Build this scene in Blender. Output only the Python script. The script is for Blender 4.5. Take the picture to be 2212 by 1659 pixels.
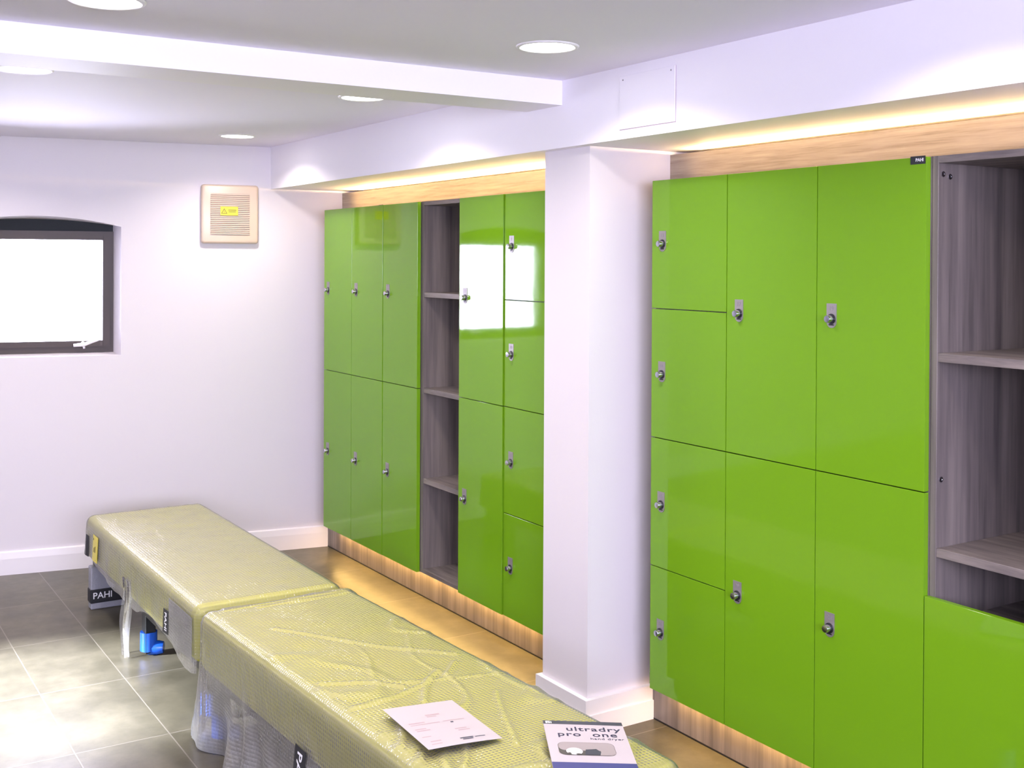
import bpy, bmesh, math, random
from math import sin, cos, pi, radians, sqrt, atan2
from mathutils import Vector, Matrix, noise
random.seed(7)
S = bpy.context.scene
C = S.collection
for o in list(bpy.data.objects): bpy.data.objects.remove(o)

# ------------------------------------------------------------------ camera
W, H = 2212, 1659
F_PX, CX, CY = 2495.9, 1137.2, 584.6
CAM_H = 1.6874
YAW, PITCH, ROLL = 0.57091, -0.0075009, 0.0048142
Fv = Vector((sin(YAW)*cos(PITCH), cos(YAW)*cos(PITCH), sin(PITCH)))
R0 = Vector((cos(YAW), -sin(YAW), 0)); U0 = R0.cross(Fv)
Rv = cos(ROLL)*R0 + sin(ROLL)*U0; Uv = -sin(ROLL)*R0 + cos(ROLL)*U0
cam = bpy.data.cameras.new('camera'); camo = bpy.data.objects.new('camera', cam); C.objects.link(camo)
cam.sensor_fit = 'HORIZONTAL'; cam.sensor_width = 36.0; cam.lens = F_PX/W*36.0
cam.shift_x = -(CX - W/2)/W; cam.shift_y = (CY - H/2)/W
cam.clip_start = 0.05
M = Matrix((Rv, Uv, -Fv)).transposed().to_4x4(); M.translation = (0, 0, CAM_H)
camo.matrix_world = M
S.camera = camo

# ------------------------------------------------------------------ view, world, light
S.view_settings.view_transform = 'Standard'; S.view_settings.look = 'None'
S.view_settings.gamma = 1.0; S.view_settings.use_curve_mapping = False
S.view_settings.exposure = 0.22
wd = bpy.data.worlds.new('overcast_sky'); S.world = wd; wd.use_nodes = True
bg = wd.node_tree.nodes['Background']
bg.inputs[0].default_value = (0.78, 0.765, 1.0, 1); bg.inputs[1].default_value = 28.0

def area(name, loc, rot, sx, sy, power, col, spread=180, portal=False, shape='RECTANGLE'):
    l = bpy.data.lights.new(name, 'AREA'); l.shape = shape; l.size = sx
    if shape == 'RECTANGLE': l.size_y = sy
    l.energy = power; l.color = col; l.spread = radians(spread)
    if portal: l.cycles.is_portal = True
    o = bpy.data.objects.new(name, l); C.objects.link(o); o.location = loc; o.rotation_euler = rot
    return o
sun = bpy.data.lights.new('sun', 'SUN'); sun.energy = 90.0; sun.angle = radians(4.0); sun.color = (0.84, 0.88, 1.0)
suno = bpy.data.objects.new('sun', sun); C.objects.link(suno)
SUN_EL = radians(22)
suno.rotation_euler = Vector((cos(SUN_EL), -0.10, -sin(SUN_EL))).to_track_quat('-Z', 'Y').to_euler()

# room constants
XL, XPL, XFA, XBK = 2.604, 2.705, 2.79, 3.20        # door face, plinth, fascia, rear wall
YW, SK = 6.883, -0.1826                              # far wall: y = YW + SK*x
ZC, ZS = 2.346, 2.1026                               # ceiling, soffit
XS = 2.3756
XLW, YBK = -4.2, -2.6                                # left wall, back wall
ZT, ZM, ZB = 1.98, 1.0662, 0.165
def yw(x): return YW + SK*x

# portals of the openings (daylight)
WANG = math.atan(SK)
area('window_portal', (1.15, yw(1.15)+0.22, 1.5), (radians(-90), 0, WANG), 0.85, 0.75, 1, (1, 1, 1), portal=True)
area('side_window_portal', (XLW-0.1, 5.31, 2.06), (radians(90), 0, radians(-90)), 1.38, 0.44, 1, (1, 1, 1), portal=True)
area('rear_opening_portal', (-0.3, YBK-0.08, 1.775), (radians(90), 0, 0), 3.8, 0.95, 1, (1, 1, 1), portal=True)
# ceiling lamps (spread cones below each diffuser); the second list adds unseen lamps without fittings
LAMPS = [(1.961, 2.94), (0.688, 3.05), (1.954, 4.268), (0.696, 4.301), (2.013, 5.965)]
LAMPS_OUT = [(0.70, 6.02), (1.96, 1.68), (0.69, 1.70), (-0.6, 3.05), (-0.6, 4.3), (-0.6, 6.0), (-0.6, 1.7)]
for x, y in LAMPS + LAMPS_OUT:
    area('downlight_lamp', (x, y, ZC-0.010), (0, 0, 0), 0.15, 0.15, 7.2, (1.0, 0.885, 0.83), spread=142, shape='DISK')
# warm led lines behind the fascia tops and below the lockers
WARM = (1.0, 0.66, 0.26)
for y0, y1, pw in ((3.87, 6.19, 1.0), (1.60, 3.22, 0.26)):
    area('led_line_up', (2.826, (y0+y1)/2, 2.0886), (0, radians(97), 0), 0.003, y1-y0, (60.0 if y0 > 3 else 85.0)*pw, (1.0, 0.70, 0.32))
    area('fascia_fill', (2.742, (y0+y1)/2, 1.990), (pi, 0, 0), 0.012, y1-y0, 2.6*pw, (1.0, 0.64, 0.22))  # extra lamp on the ledge, added to warm the fascia
    area('led_line_down', (2.672, (y0+y1)/2, 0.158), (0, 0, 0), 0.012, y1-y0, (8.0 if y0 > 3 else 17.0)*pw, (1.0, 0.60, 0.17))

# ------------------------------------------------------------------ helpers
def mat(name, col, rough=0.5, metal=0.0, **kw):
    m = bpy.data.materials.new(name); m.use_nodes = True
    b = m.node_tree.nodes['Principled BSDF']
    b.inputs['Base Color'].default_value = (*col, 1); b.inputs['Roughness'].default_value = rough
    b.inputs['Metallic'].default_value = metal
    for k, v in kw.items(): b.inputs[k].default_value = v
    return m
def nd(m, t, **props):
    n = m.node_tree.nodes.new(t)
    for k, v in props.items(): setattr(n, k, v)
    return n
def lk(m, a, b): m.node_tree.links.new(a, b)
def bsdf(m): return m.node_tree.nodes['Principled BSDF']
def bump(m, src, strength, dist=0.01, target=None):
    n = nd(m, 'ShaderNodeBump'); n.inputs['Strength'].default_value = strength; n.inputs['Distance'].default_value = dist
    lk(m, src, n.inputs['Height']); lk(m, n.outputs[0], (target or bsdf(m).inputs['Normal'])); return n
def ramp(m, src, stops):
    r = nd(m, 'ShaderNodeValToRGB'); e = r.color_ramp.elements
    e[0].position, e[0].color = stops[0][0], (*stops[0][1], 1); e[1].position, e[1].color = stops[-1][0], (*stops[-1][1], 1)
    for p, c in stops[1:-1]:
        x = e.new(p); x.color = (*c, 1)
    lk(m, src, r.inputs[0]); return r
def texco(m, scale=(1, 1, 1), kind='Generated', rot=(0, 0, 0)):
    if kind == 'World':
        g = nd(m, 'ShaderNodeNewGeometry'); out = g.outputs['Position']
    else:
        g = nd(m, 'ShaderNodeTexCoord'); out = g.outputs[kind]
    mp = nd(m, 'ShaderNodeMapping'); mp.inputs['Scale'].default_value = scale; mp.inputs['Rotation'].default_value = rot
    lk(m, out, mp.inputs[0]); return mp.outputs[0]
def noise_tex(m, vec, scale, detail=4, rough=0.5):
    n = nd(m, 'ShaderNodeTexNoise'); n.inputs['Scale'].default_value = scale; n.inputs['Detail'].default_value = detail
    n.inputs['Roughness'].default_value = rough; lk(m, vec, n.inputs['Vector']); return n.outputs['Fac']
def emit(name, col, strength):
    m = bpy.data.materials.new(name); m.use_nodes = True; nt = m.node_tree; nt.nodes.clear()
    e = nt.nodes.new('ShaderNodeEmission'); e.inputs[0].default_value = (*col, 1); e.inputs[1].default_value = strength
    o = nt.nodes.new('ShaderNodeOutputMaterial'); nt.links.new(e.outputs[0], o.inputs[0]); return m

class MB:
    """collects shapes and links them as one mesh object"""
    def __init__(s): s.bm = bmesh.new()
    def box(s, x0, x1, y0, y1, z0, z1, bev=0.0, seg=2):
        t = bmesh.new()
        v = [t.verts.new(p) for p in ((x0,y0,z0),(x1,y0,z0),(x1,y1,z0),(x0,y1,z0),(x0,y0,z1),(x1,y0,z1),(x1,y1,z1),(x0,y1,z1))]
        for f in ((3,2,1,0),(4,5,6,7),(0,1,5,4),(1,2,6,5),(2,3,7,6),(3,0,4,7)): t.faces.new([v[i] for i in f])
        if bev: bmesh.ops.bevel(t, geom=t.edges[:], offset=bev, segments=seg, profile=0.5, affect='EDGES')
        s.add(t); return s
    def add(s, t, mtx=None):
        if mtx: bmesh.ops.transform(t, matrix=mtx, verts=t.verts)
        me = bpy.data.meshes.new('tmp'); t.to_mesh(me); t.free(); s.bm.from_mesh(me); bpy.data.meshes.remove(me); return s
    def prism(s, poly, axis, a, b, bev=0.0):
        """poly of 2D points extruded along axis from a to b; axis x: (y,z)  y: (x,z)  z: (x,y)"""
        t = bmesh.new()
        def P(p, d):
            return {'x': (d, p[0], p[1]), 'y': (p[0], d, p[1]), 'z': (p[0], p[1], d)}[axis]
        A = [t.verts.new(P(p, a)) for p in poly]; B = [t.verts.new(P(p, b)) for p in poly]; n = len(poly)
        t.faces.new(A); t.faces.new(B[::-1])
        for i in range(n): t.faces.new((A[i], B[i], B[(i+1) % n], A[(i+1) % n]))
        bmesh.ops.recalc_face_normals(t, faces=t.faces)
        if bev: bmesh.ops.bevel(t, geom=t.edges[:], offset=bev, segments=2, profile=0.5, affect='EDGES')
        s.add(t); return s
    def lathe(s, prof, mtx, n=24):
        """profile of (radius, height) turned about local z, then placed by mtx"""
        t = bmesh.new(); rings = []
        for r, h in prof:
            rings.append([t.verts.new((r*cos(2*pi*i/n), r*sin(2*pi*i/n), h)) for i in range(n)] if r > 1e-6 else [t.verts.new((0, 0, h))])
        for a, b in zip(rings, rings[1:]):
            for i in range(n):
                j = (i+1) % n
                if len(a) == 1 and len(b) == 1: continue
                if len(a) == 1: t.faces.new((a[0], b[i], b[j]))
                elif len(b) == 1: t.faces.new((a[i], a[j], b[0]))
                else: t.faces.new((a[i], a[j], b[j], b[i]))
        bmesh.ops.recalc_face_normals(t, faces=t.faces)
        s.add(t, mtx); return s
    def tube(s, pts, r, n=10):
        t = bmesh.new(); rings = []
        pts = [Vector(p) for p in pts]
        for k, p in enumerate(pts):
            d = (pts[min(k+1, len(pts)-1)] - pts[max(k-1, 0)]).normalized()
            a = d.orthogonal().normalized(); b = d.cross(a); rr = r[k] if isinstance(r, (list, tuple)) else r
            rings.append([t.verts.new(p + a*rr*cos(2*pi*i/n) + b*rr*sin(2*pi*i/n)) for i in range(n)])
        for A, B in zip(rings, rings[1:]):
            for i in range(n): t.faces.new((A[i], A[(i+1) % n], B[(i+1) % n], B[i]))
        t.faces.new(rings[0][::-1]); t.faces.new(rings[-1])
        bmesh.ops.recalc_face_normals(t, faces=t.faces)
        s.add(t); return s
    def quads(s, V, Fs):
        t = bmesh.new(); v = [t.verts.new(p) for p in V]
        for f in Fs: t.faces.new([v[i] for i in f])
        s.add(t); return s
    def build(s, name, material, parent=None, smooth=False, loc=None):
        me = bpy.data.meshes.new(name); s.bm.to_mesh(me); s.bm.free()
        o = bpy.data.objects.new(name, me); C.objects.link(o)
        if material: me.materials.append(material)
        if parent: o.parent = parent
        if loc: o.location = loc
        if smooth:
            for p in me.polygons: p.use_smooth = True
        return o
def smooth_by_angle(o, deg=35):
    me = o.data
    for p in me.polygons: p.use_smooth = True
    bm = bmesh.new(); bm.from_mesh(me)
    for e in bm.edges:
        if len(e.link_faces) == 2 and e.calc_face_angle(0) > radians(deg): e.smooth = False
    bm.to_mesh(me); bm.free(); return o
def tag(o, label, cat, group=None):
    o['label'] = label; o['category'] = cat
    if group: o['group'] = group
    return o
def struct(o): o['kind'] = 'structure'; return o
def empty(name, loc, rz=0.0):
    o = bpy.data.objects.new(name, None); C.objects.link(o); o.location = loc; o.rotation_euler = (0, 0, rz); o.empty_display_size = 0.05; return o
def text_mesh(body, size, bold=0.0, align='CENTER', space=1.0, depth=0.0003):
    cu = bpy.data.curves.new('lettering', 'FONT'); cu.body = body; cu.size = size; cu.offset = bold
    cu.align_x = align; cu.align_y = 'CENTER'; cu.space_character = space; cu.extrude = depth; cu.resolution_u = 3
    o = bpy.data.objects.new('lettering', cu); C.objects.link(o)
    bpy.context.view_layer.update()
    me = bpy.data.meshes.new_from_object(o.evaluated_get(bpy.context.evaluated_depsgraph_get()))
    bpy.data.objects.remove(o); bpy.data.curves.remove(cu); me.name = 'lettering'; me.materials.clear(); return me
def add_text(body, size, mtx, material, parent, name='lettering', **kw):
    me = text_mesh(body, size, **kw); me.transform(mtx); me.materials.append(material); me.name = name
    o = bpy.data.objects.new(name, me); C.objects.link(o); o.parent = parent; return o
def frame_mtx(ex, ey, ez, p):
    m = Matrix((Vector(ex), Vector(ey), Vector(ez))).transposed().to_4x4(); m.translation = p; return m

# ------------------------------------------------------------------ materials
m_wall = mat('painted_plaster_lifted', (0.90, 0.875, 0.93), 0.55)  # wall paint, lightened to make up for weak light on soffit and beam
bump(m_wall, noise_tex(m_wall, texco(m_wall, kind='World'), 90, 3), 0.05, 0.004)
m_lwall = mat('painted_plaster_dimmed', (0.74, 0.70, 0.735), 0.55)  # same paint, darkened where far wall and pillar get too much light
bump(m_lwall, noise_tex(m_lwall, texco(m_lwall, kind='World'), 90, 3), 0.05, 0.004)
m_ceil = mat('ceiling_paint', (0.90, 0.868, 0.985), 0.7)
m_skirt = mat('gloss_white_paint', (0.84, 0.81, 0.84), 0.3)
m_green = mat('lime_gloss_laminate', (0.163, 0.362, 0.011), 0.05, **{'IOR': 1.42})
bump(m_green, noise_tex(m_green, texco(m_green, kind='World'), 9, 2), 0.012, 0.01)
m_dark = mat('dark_gap', (0.02, 0.022, 0.02), 0.6)
m_steel = mat('brushed_steel', (0.36, 0.33, 0.33), 0.42, 0.6)
m_chrome = mat('chrome', (0.50, 0.50, 0.57), 0.2, 1.0)
m_black = mat('black_plastic', (0.012, 0.013, 0.018), 0.35)
m_white = mat('white_plastic', (0.85, 0.83, 0.84), 0.35)
m_gapline = mat('panel_gap_shade', (0.50, 0.40, 0.50), 0.6)
m_ink = mat('grey_engraving', (0.25, 0.23, 0.25), 0.5)
m_tagtext = mat('white_print', (0.85, 0.86, 0.9), 0.5)
m_cream = mat('cream_plastic', (0.66, 0.53, 0.42), 0.3)
m_creamslot = mat('painted_louvre_shade', (0.48, 0.37, 0.31), 0.6)
m_yellow = mat('yellow_sticker', (0.66, 0.56, 0.015), 0.35)
m_stick_ink = mat('sticker_print', (0.10, 0.08, 0.01), 0.5)
m_frame = mat('brown_window_frame', (0.060, 0.044, 0.037), 0.4, **{'Specular IOR Level': 0.3})
m_arch = mat('slate_arch_panel', (0.012, 0.016, 0.020), 0.55, **{'Specular IOR Level': 0.25})
m_led = emit('led_strip_glow', (1.0, 0.62, 0.22), 3.0)
m_diff = emit('downlight_diffuser', (1.0, 0.97, 0.95), 14.0)
m_upholst = mat('lime_upholstery', (0.60, 0.585, 0.05), 0.55)
m_blue = mat('blue_wrap', (0.015, 0.11, 0.62), 0.22)
m_tape = mat('packing_tape', (0.010, 0.011, 0.016), 0.6)
m_leg = mat('black_metal', (0.01, 0.012, 0.014), 0.4)
m_paper = mat('white_paper', (0.52, 0.465, 0.50), 0.6)
m_print = mat('pale_print', (0.45, 0.33, 0.36), 0.6)
m_darkprint = mat('dark_print', (0.035, 0.035, 0.075), 0.5)
m_navy = mat('navy_band', (0.05, 0.055, 0.20), 0.35)
m_charcoal = mat('charcoal_band', (0.045, 0.05, 0.065), 0.35)
m_photo_grey = mat('picture_grey', (0.36, 0.31, 0.31), 0.4)
m_photo_dark = mat('picture_dark', (0.08, 0.075, 0.065), 0.4)
m_photo_white = mat('picture_white', (0.75, 0.72, 0.74), 0.4)

def wood(name, stretch, dark, mid, light, rough=0.45):
    m = mat(name, mid, rough)
    v = texco(m, stretch, 'World')
    f = noise_tex(m, v, 1.0, 5, 0.62)
    v2 = texco(m, tuple(s*3.1 for s in stretch), 'World'); f2 = noise_tex(m, v2, 1.0, 3, 0.6)
    mx = nd(m, 'ShaderNodeMath', operation='MULTIPLY_ADD'); mx.inputs[1].default_value = 0.35; lk(m, f2, mx.inputs[0]); lk(m, f, mx.inputs[2])
    r = ramp(m, mx.outputs[0], [(0.42, dark), (0.62, mid), (0.85, light)]); lk(m, r.outputs[0], bsdf(m).inputs['Base Color'])
    bump(m, mx.outputs[0], 0.12, 0.002); return m
WD, WM, WLt = (0.085, 0.073, 0.073), (0.165, 0.140, 0.135), (0.26, 0.222, 0.205)  # same oak darkened and cooled, niche shade put into its tones
m_wood_h = wood('grey_oak_long_grain', (30, 3.0, 75), (0.20,0.16,0.13), (0.32, 0.265, 0.22), (0.40, 0.34, 0.285))
m_wood_v = wood('grey_oak_upright_shaded', (16, 16, 0.7), WD, WM, WLt)
m_wood_s = wood('grey_oak_shelf_shaded', (26, 2.5, 26), WD, WM, WLt)

# floor: slate-look tiles
m_floor = mat('slate_tiles', (0.2, 0.18, 0.15), 0.3, **{'Specular IOR Level': 0.22})
g = nd(m_floor, 'ShaderNodeNewGeometry'); sp = nd(m_floor, 'ShaderNodeSeparateXYZ'); lk(m_floor, g.outputs['Position'], sp.inputs[0])
def mth(op, a, b=None, c=None):
    n = nd(m_floor, 'ShaderNodeMath', operation=op)
    for i, v in enumerate((a, b, c)):
        if v is None: continue
        if isinstance(v, (int, float)): n.inputs[i].default_value = v
        else: lk(m_floor, v, n.inputs[i])
    return n.outputs[0]
TX, TY = 0.32, 0.64
ux = mth('DIVIDE', mth('SUBTRACT', sp.outputs[0], 1.155 - 10*TX), TX)
shift = mth('MULTIPLY', mth('GREATER_THAN', sp.outputs[0], 1.5), 0.25)
uy = mth('DIVIDE', mth('ADD', mth('SUBTRACT', sp.outputs[1], 4.14 - 12*TY), shift), TY)
fx, fy = mth('FRACT', ux), mth('FRACT', uy)
dx = mth('MULTIPLY', mth('MINIMUM', fx, mth('SUBTRACT', 1.0, fx)), TX)
dy = mth('MULTIPLY', mth('MINIMUM', fy, mth('SUBTRACT', 1.0, fy)), TY)
dj = mth('MINIMUM', dx, dy)
joint = mth('LESS_THAN', dj, 0.0022)
tid = nd(m_floor, 'ShaderNodeCombineXYZ'); lk(m_floor, mth('FLOOR', ux), tid.inputs[0]); lk(m_floor, mth('FLOOR', uy), tid.inputs[1])
wn = nd(m_floor, 'ShaderNodeTexWhiteNoise'); lk(m_floor, tid.outputs[0], wn.inputs['Vector'])
off = nd(m_floor, 'ShaderNodeVectorMath', operation='MULTIPLY_ADD'); off.inputs[1].default_value = (9, 9, 9)
lk(m_floor, wn.outputs['Color'], off.inputs[0]); lk(m_floor, g.outputs['Position'], off.inputs[2])
fn = noise_tex(m_floor, off.outputs[0], 5.5, 8, 0.68)
cr = ramp(m_floor, fn, [(0.25, (0.062, 0.056, 0.037)), (0.5, (0.097, 0.088, 0.060)), (0.75, (0.146, 0.131, 0.092))])
mxc = nd(m_floor, 'ShaderNodeMixRGB'); lk(m_floor, joint, mxc.inputs[0]); lk(m_floor, cr.outputs[0], mxc.inputs[1]); mxc.inputs[2].default_value = (0.185, 0.168, 0.135, 1)
lk(m_floor, mxc.outputs[0], bsdf(m_floor).inputs['Base Color'])
rr = ramp(m_floor, noise_tex(m_floor, off.outputs[0], 16, 4), [(0.3, (0.29,)*3), (0.7, (0.33,)*3)]); lk(m_floor, rr.outputs[0], bsdf(m_floor).inputs['Roughness'])
hb = mth('MULTIPLY', mth('MINIMUM', dj, 0.004), 120.0)
bump(m_floor, hb, 0.12, 0.003)

# pane of clear glass
def glass_pane(name, tint=(1, 1, 1)):
    m = bpy.data.materials.new(name); m.use_nodes = True; nt = m.node_tree; nt.nodes.clear()
    t = nt.nodes.new('ShaderNodeBsdfTransparent'); t.inputs[0].default_value = (*tint, 1)
    gl = nt.nodes.new('ShaderNodeBsdfGlossy'); gl.inputs['Roughness'].default_value = 0.02
    fr = nt.nodes.new('ShaderNodeFresnel'); fr.inputs[0].default_value = 1.45
    mx = nt.nodes.new('ShaderNodeMixShader'); o = nt.nodes.new('ShaderNodeOutputMaterial')
    nt.links.new(fr.outputs[0], mx.inputs[0]); nt.links.new(t.outputs[0], mx.inputs[1]); nt.links.new(gl.outputs[0], mx.inputs[2]); nt.links.new(mx.outputs[0], o.inputs[0]); return m
m_glass = glass_pane('window_glass')

# thin hazy polythene with small bubbles
def film(name, haze, rough, bub, tint=(1, 1, 1), layers=1.0, ior=1.55):
    m = bpy.data.materials.new(name); m.use_nodes = True; nt = m.node_tree; nt.nodes.clear()
    tc = nt.nodes.new('ShaderNodeTexCoord')
    vo = nt.nodes.new('ShaderNodeTexVoronoi'); vo.inputs['Scale'].default_value = 85; vo.inputs['Randomness'].default_value = 0.10
    nt.links.new(tc.outputs['Object'], vo.inputs['Vector'])
    ns = nt.nodes.new('ShaderNodeTexNoise'); ns.inputs['Scale'].default_value = 14; ns.inputs['Detail'].default_value = 5; nt.links.new(tc.outputs['Object'], ns.inputs['Vector'])
    b1 = nt.nodes.new('ShaderNodeBump'); b1.inputs['Strength'].default_value = bub; b1.inputs['Distance'].default_value = 0.003; b1.invert = True; nt.links.new(vo.outputs['Distance'], b1.inputs['Height'])
    b2 = nt.nodes.new('ShaderNodeBump'); b2.inputs['Strength'].default_value = 0.10; b2.inputs['Distance'].default_value = 0.012; nt.links.new(ns.outputs['Fac'], b2.inputs['Height']); nt.links.new(b1.outputs[0], b2.inputs['Normal'])
    t = nt.nodes.new('ShaderNodeBsdfTransparent'); t.inputs[0].default_value = (0.97*tint[0], 0.97*tint[1], 0.97*tint[2], 1)
    d = nt.nodes.new('ShaderNodeBsdfDiffuse'); d.inputs[0].default_value = (0.86, 0.85, 0.83, 1); nt.links.new(b2.outputs[0], d.inputs['Normal'])
    tr = nt.nodes.new('ShaderNodeBsdfTranslucent'); tr.inputs[0].default_value = (0.86, 0.85, 0.83, 1)
    md = nt.nodes.new('ShaderNodeMixShader'); md.inputs[0].default_value = 0.35; nt.links.new(d.outputs[0], md.inputs[1]); nt.links.new(tr.outputs[0], md.inputs[2])
    hz = nt.nodes.new('ShaderNodeMapRange'); hz.inputs['From Min'].default_value = 0.35; hz.inputs['From Max'].default_value = 0.7; hz.inputs['To Min'].default_value = haze*0.88; hz.inputs['To Max'].default_value = haze*1.12
    nt.links.new(ns.outputs['Fac'], hz.inputs['Value'])
    sz = nt.nodes.new('ShaderNodeSeparateXYZ'); nt.links.new(tc.outputs['Object'], sz.inputs[0])
    lo = nt.nodes.new('ShaderNodeMapRange'); lo.inputs['From Min'].default_value = 0.30; lo.inputs['From Max'].default_value = 0.16; lo.inputs['To Min'].default_value = 1.0; lo.inputs['To Max'].default_value = layers
    nt.links.new(sz.outputs[2], lo.inputs['Value'])
    hm = nt.nodes.new('ShaderNodeMath'); hm.operation = 'MULTIPLY'; nt.links.new(hz.outputs[0], hm.inputs[0]); nt.links.new(lo.outputs[0], hm.inputs[1])
    m1 = nt.nodes.new('ShaderNodeMixShader'); nt.links.new(hm.outputs[0], m1.inputs[0]); nt.links.new(t.outputs[0], m1.inputs[1]); nt.links.new(md.outputs[0], m1.inputs[2])
    gl = nt.nodes.new('ShaderNodeBsdfGlossy'); gl.inputs['Roughness'].default_value = rough; nt.links.new(b2.outputs[0], gl.inputs['Normal'])
    gl2 = nt.nodes.new('ShaderNodeBsdfGlossy'); gl2.inputs['Roughness'].default_value = 0.10; nt.links.new(b2.outputs[0], gl2.inputs['Normal'])
    mg = nt.nodes.new('ShaderNodeMixShader'); mg.inputs[0].default_value = 0.5; nt.links.new(gl.outputs[0], mg.inputs[1]); nt.links.new(gl2.outputs[0], mg.inputs[2])
    fr = nt.nodes.new('ShaderNodeFresnel'); fr.inputs[0].default_value = ior; nt.links.new(b2.outputs[0], fr.inputs['Normal'])
    m2 = nt.nodes.new('ShaderNodeMixShader'); nt.links.new(fr.outputs[0], m2.inputs[0]); nt.links.new(m1.outputs[0], m2.inputs[1]); nt.links.new(mg.outputs[0], m2.inputs[2])
    o = nt.nodes.new('ShaderNodeOutputMaterial'); nt.links.new(m2.outputs[0], o.inputs[0]); return m
m_film = film('bubble_film', 0.20, 0.38, 1.0, layers=1.6)
m_film_thin = film('thin_film', 0.20, 0.25, 0.15, ior=1.18)

# ------------------------------------------------------------------ the room
struct(MB().box(XLW-0.3, XBK+0.3, YBK-0.3, 7.9, -0.12, 0.0).build('floor', m_floor))
struct(MB().box(XLW-0.3, XBK+0.3, YBK-0.3, 7.9, ZC, ZC+0.1).build('ceiling', m_ceil))
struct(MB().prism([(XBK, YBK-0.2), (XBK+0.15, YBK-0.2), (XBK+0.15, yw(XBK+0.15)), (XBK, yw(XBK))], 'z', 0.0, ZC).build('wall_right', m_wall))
# wall_left with an unseen clerestory window, shaped to throw a sun patch on the floor
LWY0, LWY1, LWZ0, LWZ1 = 4.62, 6.00, 1.84, 2.28
lw = MB()
lw.box(XLW-0.2, XLW, YBK-0.2, LWY0, 0, ZC).box(XLW-0.2, XLW, LWY1, yw(XLW)+0.02, 0, ZC)
lw.box(XLW-0.2, XLW, LWY0, LWY1, 0, LWZ0).box(XLW-0.2, XLW, LWY0, LWY1, LWZ1, ZC)
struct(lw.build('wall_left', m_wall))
w2 = struct(MB().box(XLW-0.14, XLW-0.08, LWY0, LWY0+0.06, LWZ0, LWZ1).box(XLW-0.14, XLW-0.08, LWY1-0.06, LWY1, LWZ0, LWZ1).box(XLW-0.14, XLW-0.08, LWY0+0.06, LWY1-0.06, LWZ0, LWZ0+0.06).box(XLW-0.14, XLW-0.08, LWY0+0.06, LWY1-0.06, LWZ1-0.06, LWZ1).build('window_2', m_frame))
MB().box(XLW-0.115, XLW-0.109, LWY0+0.06, LWY1-0.06, LWZ0+0.06, LWZ1-0.06).build('window_pane', m_glass, w2)
# back wall with an unseen high opening behind the camera, shaped to light the beam face
bw = MB()
bw.box(XLW, -2.2, YBK-0.15, YBK, 0, ZC).box(1.6, XBK, YBK-0.15, YBK, 0, ZC).box(-2.2, 1.6, YBK-0.15, YBK, 2.25, ZC).box(-2.2, 1.6, YBK-0.15, YBK, 0, 1.3)
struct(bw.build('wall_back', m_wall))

# far wall with the arched opening; frame plane set back by DEP
DEP = 0.15
AX0, AX1, AZ0 = 0.725, 1.569, 1.161
def arch_pts(x0, x1, zs, za, n=16):
    return [(x0 + (x1-x0)*i/n, zs + (za-zs)*(1-(2*i/n-1)**2)) for i in range(n+1)]
front = arch_pts(AX0, AX1, 1.871, 1.924)
FX0, FX1, FZ0 = 0.765, 1.560, 1.170
inner = arch_pts(FX0, FX1, 1.882, 1.912)
fwm = MB()
def fq(pts, d=0.0): return [(x, yw(x)+d, z) for x, z in pts]
V, Fs = [], []
def addq(p):
    b = len(V); V.extend(p); Fs.append(tuple(range(b, b+len(p))))
xl, xr = XLW-0.2, XBK+0.2
addq(fq([(xl, 0), (AX0, 0), (AX0, ZC), (xl, ZC)])); addq(fq([(AX1, 0), (xr, 0), (xr, ZC), (AX1, ZC)]))
addq(fq([(AX0, 0), (AX1, 0), (AX1, AZ0), (AX0, AZ0)]))
for a, b in zip(front, front[1:]): addq(fq([a, b, (b[0], ZC), (a[0], ZC)]))
ol = [(AX0, AZ0)] + front + [(AX1, AZ0)]; il = [(FX0, FZ0)] + inner + [(FX1, FZ0)]
for i in range(len(ol)):
    j = (i+1) % len(ol)
    addq(fq([ol[i], ol[j]]) + fq([il[j], il[i]], DEP))
# outer leaf so that the wall is solid around the reveal
addq(fq([(xl, 0), (FX0, 0), (FX0, ZC), (xl, ZC)], DEP+0.08)); addq(fq([(FX1, 0), (xr, 0), (xr, ZC), (FX1, ZC)], DEP+0.08))
addq(fq([(FX0, 0), (FX1, 0), (FX1, FZ0), (FX0, FZ0)], DEP+0.08))
for a, b in zip(inner, inner[1:]): addq(fq([a, b, (b[0], ZC), (a[0], ZC)], DEP+0.08))
for i in range(len(il)):
    j = (i+1) % len(il); addq(fq([il[i], il[j]], DEP) + fq([il[j], il[i]], DEP+0.08))
fwm.quads(V, Fs); struct(fwm.build('wall_far', m_lwall))

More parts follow.
